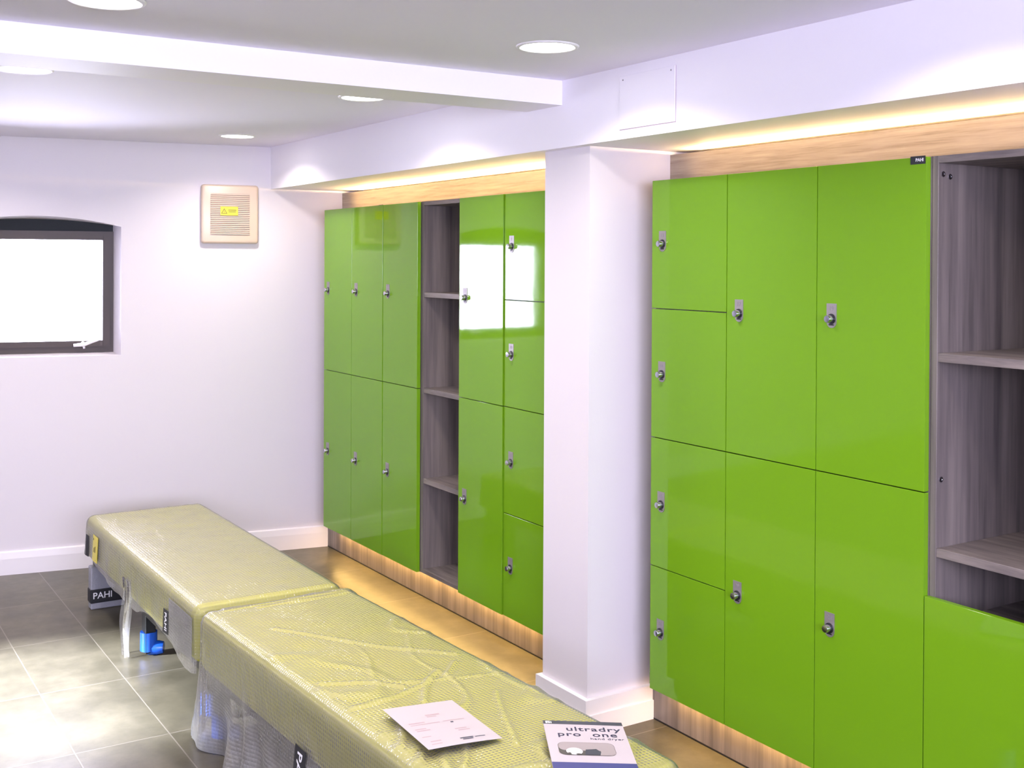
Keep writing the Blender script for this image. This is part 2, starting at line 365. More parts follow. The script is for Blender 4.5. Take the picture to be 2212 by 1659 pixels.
def wall_slab(poly, d0, d1):
    """poly in (x,z) on the far wall, from depth d0 to d1 (positive = outward)"""
    n = len(poly); A = fq(poly, d0); B = fq(poly, d1)
    return A + B, [tuple(range(n))] + [tuple(range(2*n-1, n-1, -1))] + [(i, n+i, n+(i+1) % n, (i+1) % n) for i in range(n)]
def rect(x0, x1, z0, z1): return [(x0, z0), (x1, z0), (x1, z1), (x0, z1)]
GX0, GX1, GZ0, GZ1 = 0.822, 1.507, 1.232, 1.802
win = MB()
for r in (rect(FX0, GX0, FZ0, GZ1+0.045), rect(GX1, FX1, FZ0, GZ1+0.045), rect(GX0, GX1, FZ0, GZ0), rect(GX0, GX1, GZ1, GZ1+0.045)):
    win.quads(*wall_slab(r, DEP-0.012, DEP+0.05))
wf = struct(win.build('window_1', m_frame))
sash = MB()
for r in (rect(FX0+0.02, GX0+0.004, FZ0+0.034, GZ1+0.02), rect(GX1-0.004, FX1-0.02, FZ0+0.034, GZ1+0.02), rect(GX0, GX1, FZ0+0.034, GZ0+0.004), rect(GX0, GX1, GZ1-0.004, GZ1+0.02)):
    sash.quads(*wall_slab(r, DEP-0.022, DEP-0.011))
sash.build('sash', m_frame, wf)
ap = [(x, z) for x, z in inner]
MB().quads(*wall_slab([(FX0, GZ1+0.045), (FX1, GZ1+0.045)] + ap[::-1], DEP+0.0, DEP+0.04)).build('arch_panel', m_arch, wf)['label'] = 'dark slate arched infill panel'
MB().quads(*wall_slab(rect(GX0-0.004, GX1+0.004, GZ0-0.004, GZ1+0.004), DEP+0.012, DEP+0.018)).build('window_pane', m_glass, wf)
def on_wall(x, z, d): return (x, yw(x)+d, z)
hd = MB().tube([on_wall(1.347, 1.213, DEP-0.05), on_wall(1.40, 1.217, DEP-0.055), on_wall(1.44, 1.232, DEP-0.058), on_wall(1.487, 1.247, DEP-0.06)], [0.0085, 0.0105, 0.0085, 0.006])
hd.tube([on_wall(1.398, 1.222, DEP-0.03), on_wall(1.398, 1.222, DEP-0.05)], 0.011).tube([on_wall(1.398, 1.218, DEP-0.05), on_wall(1.403, 1.195, DEP-0.045)], [0.008, 0.006])
smooth_by_angle(hd.build('window_handle', m_white, wf))['label'] = 'white casement handle'

# skirting boards, beam, soffit, pillar
def skirt_far(x0, x1):
    A = [(x0, 0), (x1, 0)]
    m = MB(); prof = [(0, 0), (-0.018, 0), (-0.018, 0.085), (-0.014, 0.119), (-0.006, 0.124), (0, 0.124)]
    V = [(x, yw(x)+d, z) for x in (x0, x1) for d, z in prof]; n = len(prof)
    Fs = [(i, n+i, n+(i+1) % n, (i+1) % n) for i in range(n)] + [tuple(range(n)), tuple(range(2*n-1, n-1, -1))]
    return m.quads(V, Fs)
struct(skirt_far(XLW, XPL+0.03).build('baseboard_far', m_skirt))
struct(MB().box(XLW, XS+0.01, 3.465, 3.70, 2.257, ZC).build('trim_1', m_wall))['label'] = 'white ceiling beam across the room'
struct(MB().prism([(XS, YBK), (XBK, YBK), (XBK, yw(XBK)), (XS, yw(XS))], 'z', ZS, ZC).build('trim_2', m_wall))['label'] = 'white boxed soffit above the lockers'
PX, PY0, PY1 = 2.42, 3.352, 3.640
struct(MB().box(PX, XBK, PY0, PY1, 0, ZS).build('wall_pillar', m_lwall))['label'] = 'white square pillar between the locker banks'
bp_ = MB()
for d, z0, z1 in ((0.026, 0.0, 0.070), (0.0195, 0.070, 0.124)):
    bp_.prism([(PX-d, PY0-d), (XPL+0.04, PY0-d), (XPL+0.04, PY0), (PX, PY0), (PX, PY1), (XPL+0.04, PY1), (XPL+0.04, PY1+d), (PX-d, PY1+d)], 'z', z0, z1)
bp_.prism([(PX-0.018, PY0-0.018), (XPL+0.04, PY0-0.018), (XPL+0.04, PY0), (PX, PY0), (PX, PY1), (XPL+0.04, PY1), (XPL+0.04, PY1+0.018), (PX-0.018, PY1+0.018)], 'z', 0.08, 0.085)
struct(bp_.build('baseboard_pillar', m_skirt))

# access panel on the soffit face
ap_ = empty('access_panel', (XS, 2.973, 2.135))
MB().box(-0.004, 0.0, -0.144, 0.144, 0.0, 0.178, 0.001).build('panel', m_wall, ap_)
for dy in (-0.125, 0.125):
    for dz in (0.165,):
        MB().lathe([(0, 0.0012), (0.0025, 0.0008), (0.003, 0)], frame_mtx((0, 1, 0), (0, 0, 1), (-1, 0, 0), (-0.004, dy, dz)), 10).build('screw', m_ink, ap_)
MB().box(-0.0010, 0.0006, -0.1465, 0.1465, -0.0025, 0.0).build('gap_shade_bar', m_gapline, ap_)  # tinted bars drawn as the shade of the panel's gap
MB().box(-0.0010, 0.0006, -0.1465, -0.144, 0.0, 0.178).build('gap_shade_bar', m_gapline, ap_)
tag(ap_, 'white flush access panel screwed to the soffit face above the pillar', 'access panel')

# ------------------------------------------------------------------ downlights
DL_LABEL = ['recessed round downlight nearest the soffit in front of the ceiling beam', 'recessed round downlight cut off by the top edge of the photo',
            'recessed round downlight just behind the beam, midway along the soffit', 'recessed round downlight just behind the beam at the left edge of the photo',
            'small recessed round downlight near the far wall, above the cream fan']
def make_downlight():
    root = empty('downlight', (0, 0, 0))
    ring = MB().lathe([(0.0825, 0.0), (0.0825, -0.004), (0.088, -0.006), (0.096, -0.003), (0.097, 0.0)], Matrix(), 40)
    ring.build('trim_ring', m_white, root, smooth=True)
    MB().lathe([(0, -0.0045), (0.06, -0.0045), (0.0825, -0.003), (0.0825, 0.0), (0, 0.0)], Matrix(), 40).build('diffuser', m_diff, root)['label'] = 'glowing white diffuser'
    return root
def copy_tree(o, parent=None):
    c = o.copy(); C.objects.link(c)
    if parent: c.parent = parent
    for ch in list(o.children): copy_tree(ch, c)
    return c
dl = make_downlight()
for i, (x, y) in enumerate(LAMPS):
    d = dl if i == 0 else copy_tree(dl)
    d.location = (x, y, ZC); tag(d, DL_LABEL[i], 'light', 'recessed ceiling downlights')

# ------------------------------------------------------------------ lockers
def lock_parts(door, y, z, number):
    """plate with rounded lower end, knob on a dark ring, key slot; local to the door object (origin at door front)"""
    pl = []
    hw = 0.019
    pl += [(-hw, 0.0455), (hw, 0.0455), (hw, -0.008)]
    pl += [(hw*cos(a), -0.008 - 0.019*sin(a)) for a in [pi*i/12 for i in range(1, 12)]] + [(-hw, -0.008)]
    p = MB().prism([(y+a, z+b) for a, b in pl], 'x', -0.0016, 0.0).build('lock_plate', m_steel, door); p['label'] = 'brushed steel number plate'
    add_text(str(number), 0.019, frame_mtx((0, -1, 0), (0, 0, 1), (-1, 0, 0), (-0.0017, y, z+0.030)), m_ink, door, name='plate_number', bold=0.0002)
    k = frame_mtx((0, 1, 0), (0, 0, 1), (-1, 0, 0), (-0.0016, y, z))
    MB().lathe([(0.0, 0.0030), (0.0148, 0.0030), (0.0155, 0.0015), (0.0155, 0)], k, 24).build('lock_ring', m_black, door)
    smooth_by_angle(MB().lathe([(0.0112, 0.002), (0.0112, 0.0185), (0.0102, 0.0205), (0.003, 0.0212), (0, 0.0212)], k, 24).build('lock_knob', m_chrome, door))
    MB().box(-0.0026, -0.0015, y-0.010, y+0.010, z-0.0195, z-0.0155, 0.0005, 1).build('key_slot', m_black, door)
def make_locker(loc_y0, loc_y1, fronts, label, group, tilt=0.0, tagged=None, numbers=()):
    """one column: wood carcass with its green doors; y0 is the end nearer the camera"""
    w = loc_y1 - loc_y0
    root = empty('locker', (XL, (loc_y0+loc_y1)/2, ZB))
    c = MB(); x0, x1, t = 0.0205, 3.17-XL, 0.018; h = ZT-ZB
    c.box(x0, x1, -w/2, -w/2+t, 0, h).box(x0, x1, w/2-t, w/2, 0, h).box(x0, x1, -w/2+t, w/2-t, 0, t).box(x0, x1, -w/2+t, w/2-t, h-t, h).box(x1-0.01, x1, -w/2+t, w/2-t, t, h-t)
    zs = [f[0]-ZB for f in fronts[1:]]
    for z in zs: c.box(x0, x1-0.01, -w/2+t, w/2-t, z-0.009, z+0.009)
    c.build('carcass', m_wood_v, root)
    gp = 0.0016
    for k, (z0, z1, kz) in enumerate(fronts):
        d = MB().box(0.0, 0.0188, -w/2+gp, w/2-gp, z0-ZB+gp, z1-ZB-gp, 0.0009, 2).build('door', m_green, root)
        if tilt:
            d.location = (-0.0015, 0, 0); d.rotation_euler = (0, 0, tilt)
        lock_parts(d, w/2-0.060, kz-ZB, numbers[len(fronts)-1-k])
    if tagged:
        ty, tz = tagged
        b = MB().box(-0.0012, 0.0, ty-0.0245, ty+0.0245, tz-ZB-0.011, tz-ZB+0.011).build('maker_tag', m_black, root); b['label'] = 'black tag with white letters'
        add_text('PAHl', 0.0125, frame_mtx((0, -1, 0), (0, 0, 1), (-1, 0, 0), (-0.0014, ty-0.006, tz-ZB)), m_tagtext, b, bold=0.0003)
    tag(root, label, 'locker', group)
    return root
Z1, Z3 = 0.6087, 1.5244
two = [(ZB, ZM, 0.6085), (ZM, ZT, 1.5235)]
four = [(ZB, Z1, 0.381), (Z1, ZM, 0.833), (ZM, Z3, 1.293), (Z3, ZT, 1.7535)]
nA, nB, nC, nD, nE, nF, nG = 6.1995, 5.8177, 5.4255, 5.0339, 4.629, 4.2314, 3.840
GF, GN = 'green lockers in the bank beyond the pillar', 'green lockers in the bank nearer the camera'
make_locker(nB, nA, two, 'two-door green locker column next to the far white wall', GF, numbers=(1, 2))
make_locker(nC, nB, two, 'two-door green locker column second from the far wall, small black tag at its top', GF, tilt=-0.006, tagged=(-0.1695, 1.969), numbers=(3, 4))
make_locker(nD, nC, two, 'two-door green locker column just left of the narrow open shelves', GF, tilt=-0.006, numbers=(5, 6))
make_locker(nF, nE, two, 'two-door green locker column just right of the narrow open shelves, mirroring the window', GF, tilt=-0.016, numbers=(7, 8))
make_locker(nG, nF, four, 'four-door green locker column beside the left side of the white pillar', GF, tilt=-0.016, numbers=(9, 10, 11, 12))
m0, m1, m2, m3 = 3.2272, 2.8374, 2.4439, 2.0497
make_locker(m1, m0, four, 'four-door green locker column just right of the white pillar', GN, numbers=(13, 14, 15, 16))
make_locker(m2, m1, two, 'two-door green locker column in the middle of the nearer bank', GN, numbers=(17, 18))
make_locker(m3, m2, two, 'two-door green locker column beside the large open shelves, black tag at its top corner', GN, tagged=(-0.168, 1.9705), numbers=(19, 20))

def make_shelves(y0, y1, shelf_z, label, lower=None, fittings=()):
    w = y1 - y0; h = ZT - ZB; x0, x1, t = 0.0205, 3.17-XL, 0.020
    root = empty('open_shelf_unit', (XL, (y0+y1)/2, ZB))
    for s in (-1, 1):
        a, b = (-w/2, -w/2+t) if s < 0 else (w/2-t, w/2)
        MB().box(x0, x1, a, b, 0, h, 0.0008, 1).build('side_panel', m_wood_v, root)
    MB().box(x0, x1-0.01, -w/2+t, w/2-t, h-t, h, 0.0008, 1).build('top_panel', m_wood_s, root)
    MB().box(x0, x1-0.01, -w/2+t, w/2-t, 0, t, 0.0008, 1).build('bottom_panel', m_wood_s, root)
    MB().box(x1-0.01, x1, -w/2+t, w/2-t, 0, h).build('back_panel', m_wood_v, root)
    for z in shelf_z: MB().box(x0+0.002, x1-0.01, -w/2+t, w/2-t, z-ZB-0.024, z-ZB, 0.0008, 1).build('shelf', m_wood_s, root)
    if lower:
        MB().box(0, 0.0188, -w/2+0.0016, w/2+0.0, 0.0016, lower-ZB, 0.0009, 2).build('door', m_green, root)['label'] = 'green gloss door of the lower compartment'
        MB().box(x0, x1-0.01, -w/2+t, w/2-t, lower-ZB-0.09, lower-ZB-0.07).build('shelf', m_wood_s, root)
    for fx_, fz_ in fittings:
        MB().lathe([(0, 0.0006), (0.0035, 0.001), (0.0045, 0.0022), (0.0075, 0.0022), (0.008, 0.0)], frame_mtx((1, 0, 0), (0, 0, 1), (0, -1, 0), (fx_-XL, w/2-t, fz_-ZB)), 16).build('cam_fitting', m_chrome, root)
    tag(root, label, 'shelf unit', 'open shelf units between lockers')
    return root
make_shelves(nE+0.002, nD-0.002, (1.537, 1.070, 0.628), 'narrow open grey oak shelf unit between lockers beyond the pillar')
make_shelves(1.585, m3-0.002, (1.446, 0.917), 'large open grey oak shelf unit at the right edge with green lower door', lower=0.785, fittings=((2.643, 1.931), (2.672, 1.925), (2.643, 1.102)))
# fascia and plinth boards with their led strips
for y0, y1, where in ((nG, None, 'beyond the pillar'), (1.585, PY0, 'nearer the camera')):
    ye = y1 if y1 else yw(XFA)
    f = MB().prism([(XFA, y0), (XFA+0.018, y0), (XFA+0.018, y1 or yw(XFA+0.018)), (XFA, ye)], 'z', ZT+0.001, 2.090).build('fascia_board', m_wood_h)
    tag(f, 'grey oak fascia board above the lockers ' + where + ', glowing along its top', 'fascia board', 'oak boards above the lockers')
    MB().box(2.829, 2.840, y0+0.03, (y1 or nA)-0.14 if y1 else nA-0.02, 2.0800, 2.0862).build('led_strip', m_led, f)
    ye = y1 if y1 else yw(XPL)
    p = MB().prism([(XPL, y0), (XPL+0.018, y0), (XPL+0.018, y1 or yw(XPL+0.018)), (XPL, ye)], 'z', 0.006, ZB-0.001).build('plinth_board', m_wood_v)
    tag(p, 'grey oak plinth board under the lockers ' + where + ', lit from above', 'plinth board', 'oak boards under the lockers')
    MB().prism([(XPL-0.001, y0), (XPL+0.012, y0), (XPL+0.012, y1 or yw(XPL+0.012)), (XPL-0.001, ye)], 'z', 0.0, 0.006).build('floor_strip', m_black, p)  # thin black strip along the foot of the plinth
    MB().box(2.664, 2.680, y0+0.03, (y1 or nA)-0.14 if y1 else nA-0.02, ZB-0.005, ZB-0.001).build('led_strip', m_led, p)

# ------------------------------------------------------------------ extractor fan on the far wall
VX0, VX1, VZ0, VZ1 = 1.988, 2.301, 1.784, 2.119
vang = math.atan(SK); vsc = sqrt(1+SK*SK)
vcx = (VX0+VX1)/2; vw, vh = (VX1-VX0)*vsc, VZ1-VZ0
fan = empty('extractor_fan', (vcx, yw(vcx), (VZ0+VZ1)/2), vang)
def rrect(w, h, r, n=5):
    pts = []
    for cx, cy, a0 in ((w/2-r, h/2-r, 0), (-w/2+r, h/2-r, pi/2), (-w/2+r, -h/2+r, pi), (w/2-r, -h/2+r, 1.5*pi)):
        pts += [(cx+r*cos(a0+pi/2*i/n), cy+r*sin(a0+pi/2*i/n)) for i in range(n+1)]
    return pts
fb = MB()
A = rrect(vw, vh, 0.016)
n = len(A); rings = [(0.0, 1.0), (-0.024, 1.0), (-0.031, 0.975), (-0.034, 0.93)]
V = [(p[0]*s, d, p[1]*s) for d, s in rings for p in A]
Fs = [(r*n+i, r*n+(i+1) % n, (r+1)*n+(i+1) % n, (r+1)*n+i) for r in range(len(rings)-1) for i in range(n)] + [tuple(range((len(rings)-1)*n, len(rings)*n))]
fb.quads(V, Fs); o = fb.build('housing', m_cream, fan); bm = bmesh.new(); bm.from_mesh(o.data); bmesh.ops.recalc_face_normals(bm, faces=bm.faces); bm.to_mesh(o.data); bm.free(); smooth_by_angle(o, 40)
GW, GH = vw*0.685, vh*0.70
MB().box(-GW/2, GW/2, -0.0350, -0.0338, -GH/2, GH/2).build('grille_shade_plate', m_creamslot, fan)  # flat plate, shade between the louvres put into its colour
for i in range(22):
    z = GH/2 - (i+0.5)*GH/22
    sl = MB().prism([(-0.0342, z+0.0042), (-0.0410, z-0.0012), (-0.0410, z-0.0030), (-0.0342, z+0.0006)], 'x', -GW/2, GW/2)
    sl.build('louvre', m_cream, fan)
st = MB().box(-0.006-0.049+0.0, -0.006+0.049, -0.0425, -0.0412, -0.008, 0.043).build('warning_sticker', m_yellow, fan); st['label'] = 'yellow warning sticker with black triangle'
tri = MB()
def tri_ring(cx, cz, r1, r2):
    o_ = [(cx+r1*cos(a), cz+r1*sin(a)) for a in (pi/2, pi/2+2*pi/3, pi/2+4*pi/3)]; i_ = [(cx+r2*cos(a), cz+r2*sin(a)) for a in (pi/2, pi/2+2*pi/3, pi/2+4*pi/3)]
    for k in range(3):
        j = (k+1) % 3; tri.prism([o_[k], o_[j], i_[j], i_[k]], 'y', -0.0429, -0.0424)
tri_ring(-0.034, 0.0125, 0.0195, 0.0140)
tri.box(-0.0348, -0.0332, -0.0429, -0.0424, 0.011, 0.020).box(-0.0348, -0.0332, -0.0429, -0.0424, 0.0065, 0.0085)
for k, (a, b) in enumerate(((-0.012, 0.033), (-0.010, 0.031))): tri.box(a, b, -0.0429, -0.0424, 0.021-0.009*k, 0.0245-0.009*k)
tri.build('sticker_print', m_stick_ink, st)
tag(fan, 'square cream extractor fan grille with yellow sticker on the far wall', 'extractor fan')

# ------------------------------------------------------------------ benches
def drape(Wd, Ln, zt, R, hang, top_noise, fold, seed, nu=44, nv=70, nh=18):
    """cloth-like sheet over a Wd x Ln top (local x, y centred); hang(theta, u, v) = drop length below the rounded edge"""
    ts = [-1 - 0.0 + i/nh for i in range(nh)]                     # overhang parameter, -1..0
    us = [(-1+i/nh, None) for i in range(nh)] + [(0, i/nu) for i in range(nu+1)] + [((i+1)/nh, None) for i in range(nh)]
    vs = [(-1+i/nh, None) for i in range(nh)] + [(0, i/nv) for i in range(nv+1)] + [((i+1)/nh, None) for i in range(nh)]
    V = []
    for tv, fv in vs:
        for tu, fu in us:
            px = -Wd/2+R if tu < 0 else (Wd/2-R if tu > 0 else -Wd/2+R+(Wd-2*R)*fu)
            py = -Ln/2+R if tv < 0 else (Ln/2-R if tv > 0 else -Ln/2+R+(Ln-2*R)*fv)
            amt = max(abs(tu), abs(tv))
            if amt == 0:
                z = zt + top_noise(px, py); V.append((px, py, z)); continue
            dirv = Vector((tu, tv)).normalized(); th = atan2(dirv.y, dirv.x)
            drop = hang(th, px, py); total = R*pi/2 + drop; d = amt**1.15*total
            if d < R*pi/2:
                a = d/R; hz = R*sin(a); z = zt - R*(1-cos(a)); k = 0.0
            else:
                r = d - R*pi/2; k = r; hz = R; z = zt - R - r
            per = (px*1.0 + py*1.0) + th*0.09
            out = fold(px, py, th, k)
            tz = top_noise(px, py)*max(0, 1-d/(R*1.5))
            V.append((px + dirv.x*(hz+out), py + dirv.y*(hz+out), max(0.003, z + tz)))
    NU = len(us); Fs = []
    for j in range(len(vs)-1):
        for i in range(NU-1):
            a = j*NU+i; Fs.append((a, a+1, a+NU+1, a+NU))
    return V, Fs
def fbm(x, y, s, seed=0.0): return noise.noise(Vector((x*s+seed, y*s-seed*0.7, seed)))
def ridge(x, y, s, seed): return 1-abs(noise.noise(Vector((x*s+seed, y*s*0.35, seed*1.7))))*2

def make_bench(name, cx, y0, y1, rz, Wd, seed, hang, fold, label, legs, top_amp):
    Ln = y1-y0; root = empty(name, (cx, (y0+y1)/2, 0.0), rz)
    zt = 0.443
    seat = MB().box(-Wd/2+0.004, Wd/2-0.004, -Ln/2+0.004, Ln/2-0.004, 0.235, zt, 0.034, 5)
    s = seat.build('seat', m_upholst, root); smooth_by_angle(s, 60); s['label'] = 'lime green upholstered seat block'
    MB().box(-Wd/2+0.03, Wd/2-0.03, -Ln/2+0.03, Ln/2-0.03, 0.205, 0.236).build('base_frame', m_leg, root)
    for lx, ly, kind in legs:
        if kind == 'panel':
            l = MB().box(lx-0.085, lx+0.085, ly-0.03, ly+0.03, 0.0, 0.206, 0.006, 2).build('leg', m_wrapgrey, root); l['label'] = 'leg panel wrapped in grey bubble film'
            t = MB().box(lx-0.088, lx+0.088, ly-0.034, ly+0.034, 0.030, 0.098, 0.006, 2).build('tape_band', m_tape, l); t['label'] = 'black packing tape with white letters'
            if lx < 0: add_text('PAHl', 0.043, frame_mtx((1, 0, 0), (0, 0, 1), (0, -1, 0), (lx-0.032, ly-0.0345, 0.066)), m_tagtext, t, bold=0.0004, space=1.0)
        else:
            l = MB().box(lx-0.022, lx+0.022, ly-0.030, ly+0.030, 0.012, 0.206, 0.003, 1).build('leg', m_leg, root)
            f = MB().tube([(lx, ly, 0.10), (lx, ly, 0.02)], 0.036, 14).tube([(lx, ly, 0.030), (lx+0.035, ly-0.02, 0.030), (lx+0.055, ly-0.03, 0.030)], [0.030, 0.030, 0.024], 14)
            f = f.build('foot_wrap', m_blue, l); smooth_by_angle(f, 50); f['label'] = 'blue plastic wrap around the foot'
    V, Fs = drape(Wd, Ln, zt+0.004, 0.042, hang, top_amp, fold, seed, *((96, 260) if seed == 2 else (44, 90)))
    wr = MB().quads(V, Fs).build('plastic_wrap', m_film, root, smooth=True); wr['label'] = 'clear bubble film draped over the seat'
    tag(root, label, 'bench', 'film-wrapped benches')
    return root, wr
m_wrapgrey = mat('grey_bubble_film', (0.30, 0.31, 0.36), 0.2); 
bump(m_wrapgrey, noise_tex(m_wrapgrey, texco(m_wrapgrey, kind='World'), 120, 2), 0.5, 0.004)

# far bench
def hang_far(th, px, py):
    side = abs(cos(th))
    base = 0.165 + 0.022*sin(py*6+0.6) + 0.03*fbm(px, py, 5, 3)
    if cos(th) < -0.5: base += 0.015*max(0, -py-0.4)
    if sin(th) < -0.7: base = 0.15
    return base
def fold_far(px, py, th, k):
    if sin(th) < -0.6: return 0.002
    s = py if abs(cos(th)) > 0.7 else px
    w = 0.010*sin(s*23+1.5*fbm(px, py, 3, 1)) + 0.010*fbm(s, th, 14, 2)
    return max(0.003, 0.003 + min(k, 0.15)/0.15*w*0.4 + k*0.03)
def top_far(x, y):
    return 0.0016*fbm(x, y, 9, 5) + 0.002*max(0, ridge(x, y, 7, 8.2)-0.8)*5*max(0, min(1, (y+0.1)*3))
benchF, wrF = make_bench('padded_bench', 1.522, 4.105, 5.895, 0.0, 0.575, 1, hang_far, fold_far,
    'farther lime green bench under clear film, close to the far wall', [(-0.195, 0.83, 'panel'), (0.195, 0.83, 'panel'), (-0.21, 0.02, 'foot'), (0.20, 0.02, 'foot'), (-0.2, -0.8, 'foot'), (0.2, -0.8, 'foot')], top_far)
# near bench
def hang_near(th, px, py):
    c = cos(th)
    if c < -0.3: return 0.395 - 0.02*fbm(px, py, 4, 2) if py > -0.2 else 0.36
    if sin(th) > 0.7: return 0.36
    if c > 0.3: return 0.16 + 0.02*fbm(px, py, 5, 6)
    return 0.20
def fold_near(px, py, th, k):
    if sin(th) > 0.6: return 0.002
    s = py if abs(cos(th)) > 0.7 else px
    kk = min(k, 0.36)/0.36
    fan = 0.0
    if cos(th) < -0.5:
        yc = 0.94 - py; an = atan2(yc, k+0.04)
        fan = 0.020*sin(an*11)*max(0.0, 1-yc/0.9)*kk
    w = fan/max(kk, 0.05)*1.1 + 0.020*sin(s*15+2.2*fbm(px, py, 2.3, 4)+kk*1.2) + 0.016*sin(s*31+kk*3+3*fbm(px, py, 3, 9)) + 0.014*fbm(s+kk*0.2, th, 9, 7)
    return max(0.004 if k < 0.19 else -0.02, 0.003 + kk*w*(0.3+0.9*kk)) + kk*kk*(0.050*max(0.0, min(1.0, (0.75-py)/0.5)) if cos(th) < -0.3 else 0.01)
CREASES = [[(-0.211, 0.90), (0.007, 0.885), (0.28, 0.880)], [(-0.103, 0.862), (0.069, 0.850), (0.277, 0.855)], [(-0.149, 0.609), (-0.043, 0.424), (0.055, 0.25), (0.228, 0.045)],
    [(-0.238, -0.171), (-0.124, -0.169), (0.016, -0.12), (0.099, -0.054)], [(-0.054, -0.241), (0.01, -0.137), (0.041, -0.107)], [(0.102, -0.102), (0.188, -0.013)],
    [(-0.264, -0.49), (-0.223, -0.422), (-0.196, -0.36)], [(-0.274, -0.6), (-0.229, -0.532)], [(-0.235, 0.051), (-0.125, -0.012), (-0.046, -0.102)],
    [(0.0, -0.62), (0.071, -0.463), (0.125, -0.347), (0.159, -0.289)], [(-0.117, -0.556), (-0.152, -0.621), (-0.188, -0.663)]]
def crease(x, y):
    h = 0.0
    for pl in CREASES:
        best = 9.0
        for (ax, ay), (bx, by) in zip(pl, pl[1:]):
            dx, dy = bx-ax, by-ay; t = max(0, min(1, ((x-ax)*dx+(y-ay)*dy)/(dx*dx+dy*dy)))
            best = min(best, sqrt((x-ax-dx*t)**2+(y-ay-dy*t)**2))
        if best < 0.05: h += 0.0075*math.exp(-(best/0.009)**2) - 0.0012*math.exp(-(best/0.028)**2)
    return h
def top_near(x, y):
    return crease(x, y) + top_soft(x, y)
def top_soft(x, y):
    r1 = max(0, ridge(x, y, 6, 3.3)-0.82)*5; r2 = max(0, ridge(y*0.8, x, 5, 12.1)-0.84)*5
    return 0.0022*fbm(x, y, 8, 2) + 0.009*r1*max(0, min(1, (0.6-y))) + 0.006*r2 + 0.003*max(0, ridge(x*0.2, y*4, 5, 4.4)-0.8)*5*max(0, (y-0.72)*4)
benchN, wrN = make_bench('padded_bench', 1.562, 2.185, 4.070, 0.040, 0.585, 2, hang_near, fold_near,
    'nearer lime green bench with loose film down to the floor, papers on top', [(-0.235, 0.86, 'foot'), (0.235, 0.86, 'foot'), (-0.235, -0.80, 'foot'), (0.235, -0.80, 'foot')], top_near)
# loose flap of film hanging from the far bench beside its foot
V, Fs = [], []
for j in range(15):
    z = 0.33 - 0.325*j/14
    for i in range(10):
        t = i/9; yy = 0.10 - 0.10*t - 0.02*sin(j*0.5)
        V.append((-0.2925 - 0.012*sin(i*1.7+j*0.25) - 0.01*(j/14), yy + 0.02*(j/14)*sin(i), z))
for j in range(14):
    for i in range(9): a = j*10+i; Fs.append((a, a+1, a+11, a+10))
lf = MB().quads(V, Fs).build('loose_film', m_film_thin, benchF, smooth=True)
# tape strips and labels stuck to the film on the benches' left sides
def film_x(Wd, fold, py, z, off):
    R, zt = 0.042, 0.447
    if z > zt-R: return -(Wd/2-R + R*sin(math.acos(max(-1, min(1, (z-zt+R)/R)))) + 0.003 + off)
    k = zt-R-z; px = -Wd/2+R
    return -(Wd/2 + fold(px, py, pi, k) + off)
def film_strip(parent, Wd, fold, y0, y1, z0, z1, material, name, label=None, off=0.003, Ln=1.8):
    n, m = max(2, int((y1-y0)/0.008)), max(2, int((z1-z0)/0.008)); V, Fs = [], []
    for d in (0.0, 0.0015):
        for j in range(m+1):
            for i in range(n+1):
                y, z = y0+(y1-y0)*i/n, z0+(z1-z0)*j/m
                V.append((film_x(Wd, fold, max(-Ln/2+0.042, min(Ln/2-0.042, y)), z, off+0.0015-d) , y, z))
    N = (n+1)*(m+1)
    for b in (0, N):
        for j in range(m):
            for i in range(n):
                k = b+j*(n+1)+i; f = (k, k+1, k+n+2, k+n+1); Fs.append(f if b else f[::-1])
    for i in range(n): Fs += [(i, i+1, i+1+N, i+N), (m*(n+1)+i+1, m*(n+1)+i, m*(n+1)+i+N, m*(n+1)+i+1+N)]
    for j in range(m): Fs += [((j+1)*(n+1), j*(n+1), j*(n+1)+N, (j+1)*(n+1)+N), (j*(n+1)+n, (j+1)*(n+1)+n, (j+1)*(n+1)+n+N, j*(n+1)+n+N)]
    o = MB().quads(V, Fs).build(name, material, parent)
    bm = bmesh.new(); bm.from_mesh(o.data); bmesh.ops.recalc_face_normals(bm, faces=bm.faces); bm.to_mesh(o.data); bm.free()
    if label: o['label'] = label
    return o
def film_text(parent, Wd, fold, body, size, y, z, off=0.0055):
    o = add_text(body, size, frame_mtx((0, 0, -1), (0, -1, 0), (-1, 0, 0), (0, y, z)), m_tagtext, parent, bold=size*0.012)
    for v in o.data.vertices: v.co.x += film_x(Wd, fold, v.co.y, v.co.z, off)
    return o
film_strip(benchF, 0.575, fold_far, 0.585, 0.680, 0.275, 0.392, m_yellow, 'care_label', 'yellow printed label')
for k, (a, b) in enumerate(((0.280, 0.290), (0.310, 0.350), (0.310, 0.342), (0.362, 0.384))):
    film_strip(benchF, 0.575, fold_far, 0.603+0.019*k, 0.6065+0.019*k, a+0.008, b-0.004, m_stick_ink, 'label_print', off=0.0055)
tp = film_strip(benchF, 0.575, fold_far, 0.792, 0.838, 0.262, 0.362, m_tape, 'packing_tape', 'black packing tape near the far corner', off=0.001)
tp = film_strip(benchF, 0.575, fold_far, -0.580, -0.522, 0.262, 0.352, m_tape, 'packing_tape', 'black packing tape with white letters')
film_text(tp, 0.575, fold_far, 'PAHl', 0.034, -0.552, 0.307)
film_strip(benchF, 0.575, fold_far, -0.880, -0.583, 0.255, 0.405, m_film, 'film_patch', 'milky patch of folded film', off=0.002)
tp = film_strip(benchN, 0.585, fold_near, -0.018, 0.062, 0.165, 0.285, m_tape, 'packing_tape', 'black packing tape with white letters', off=0.004, Ln=1.885)
film_text(tp, 0.585, fold_near, 'PAHl', 0.050, 0.020, 0.222, off=0.0065)

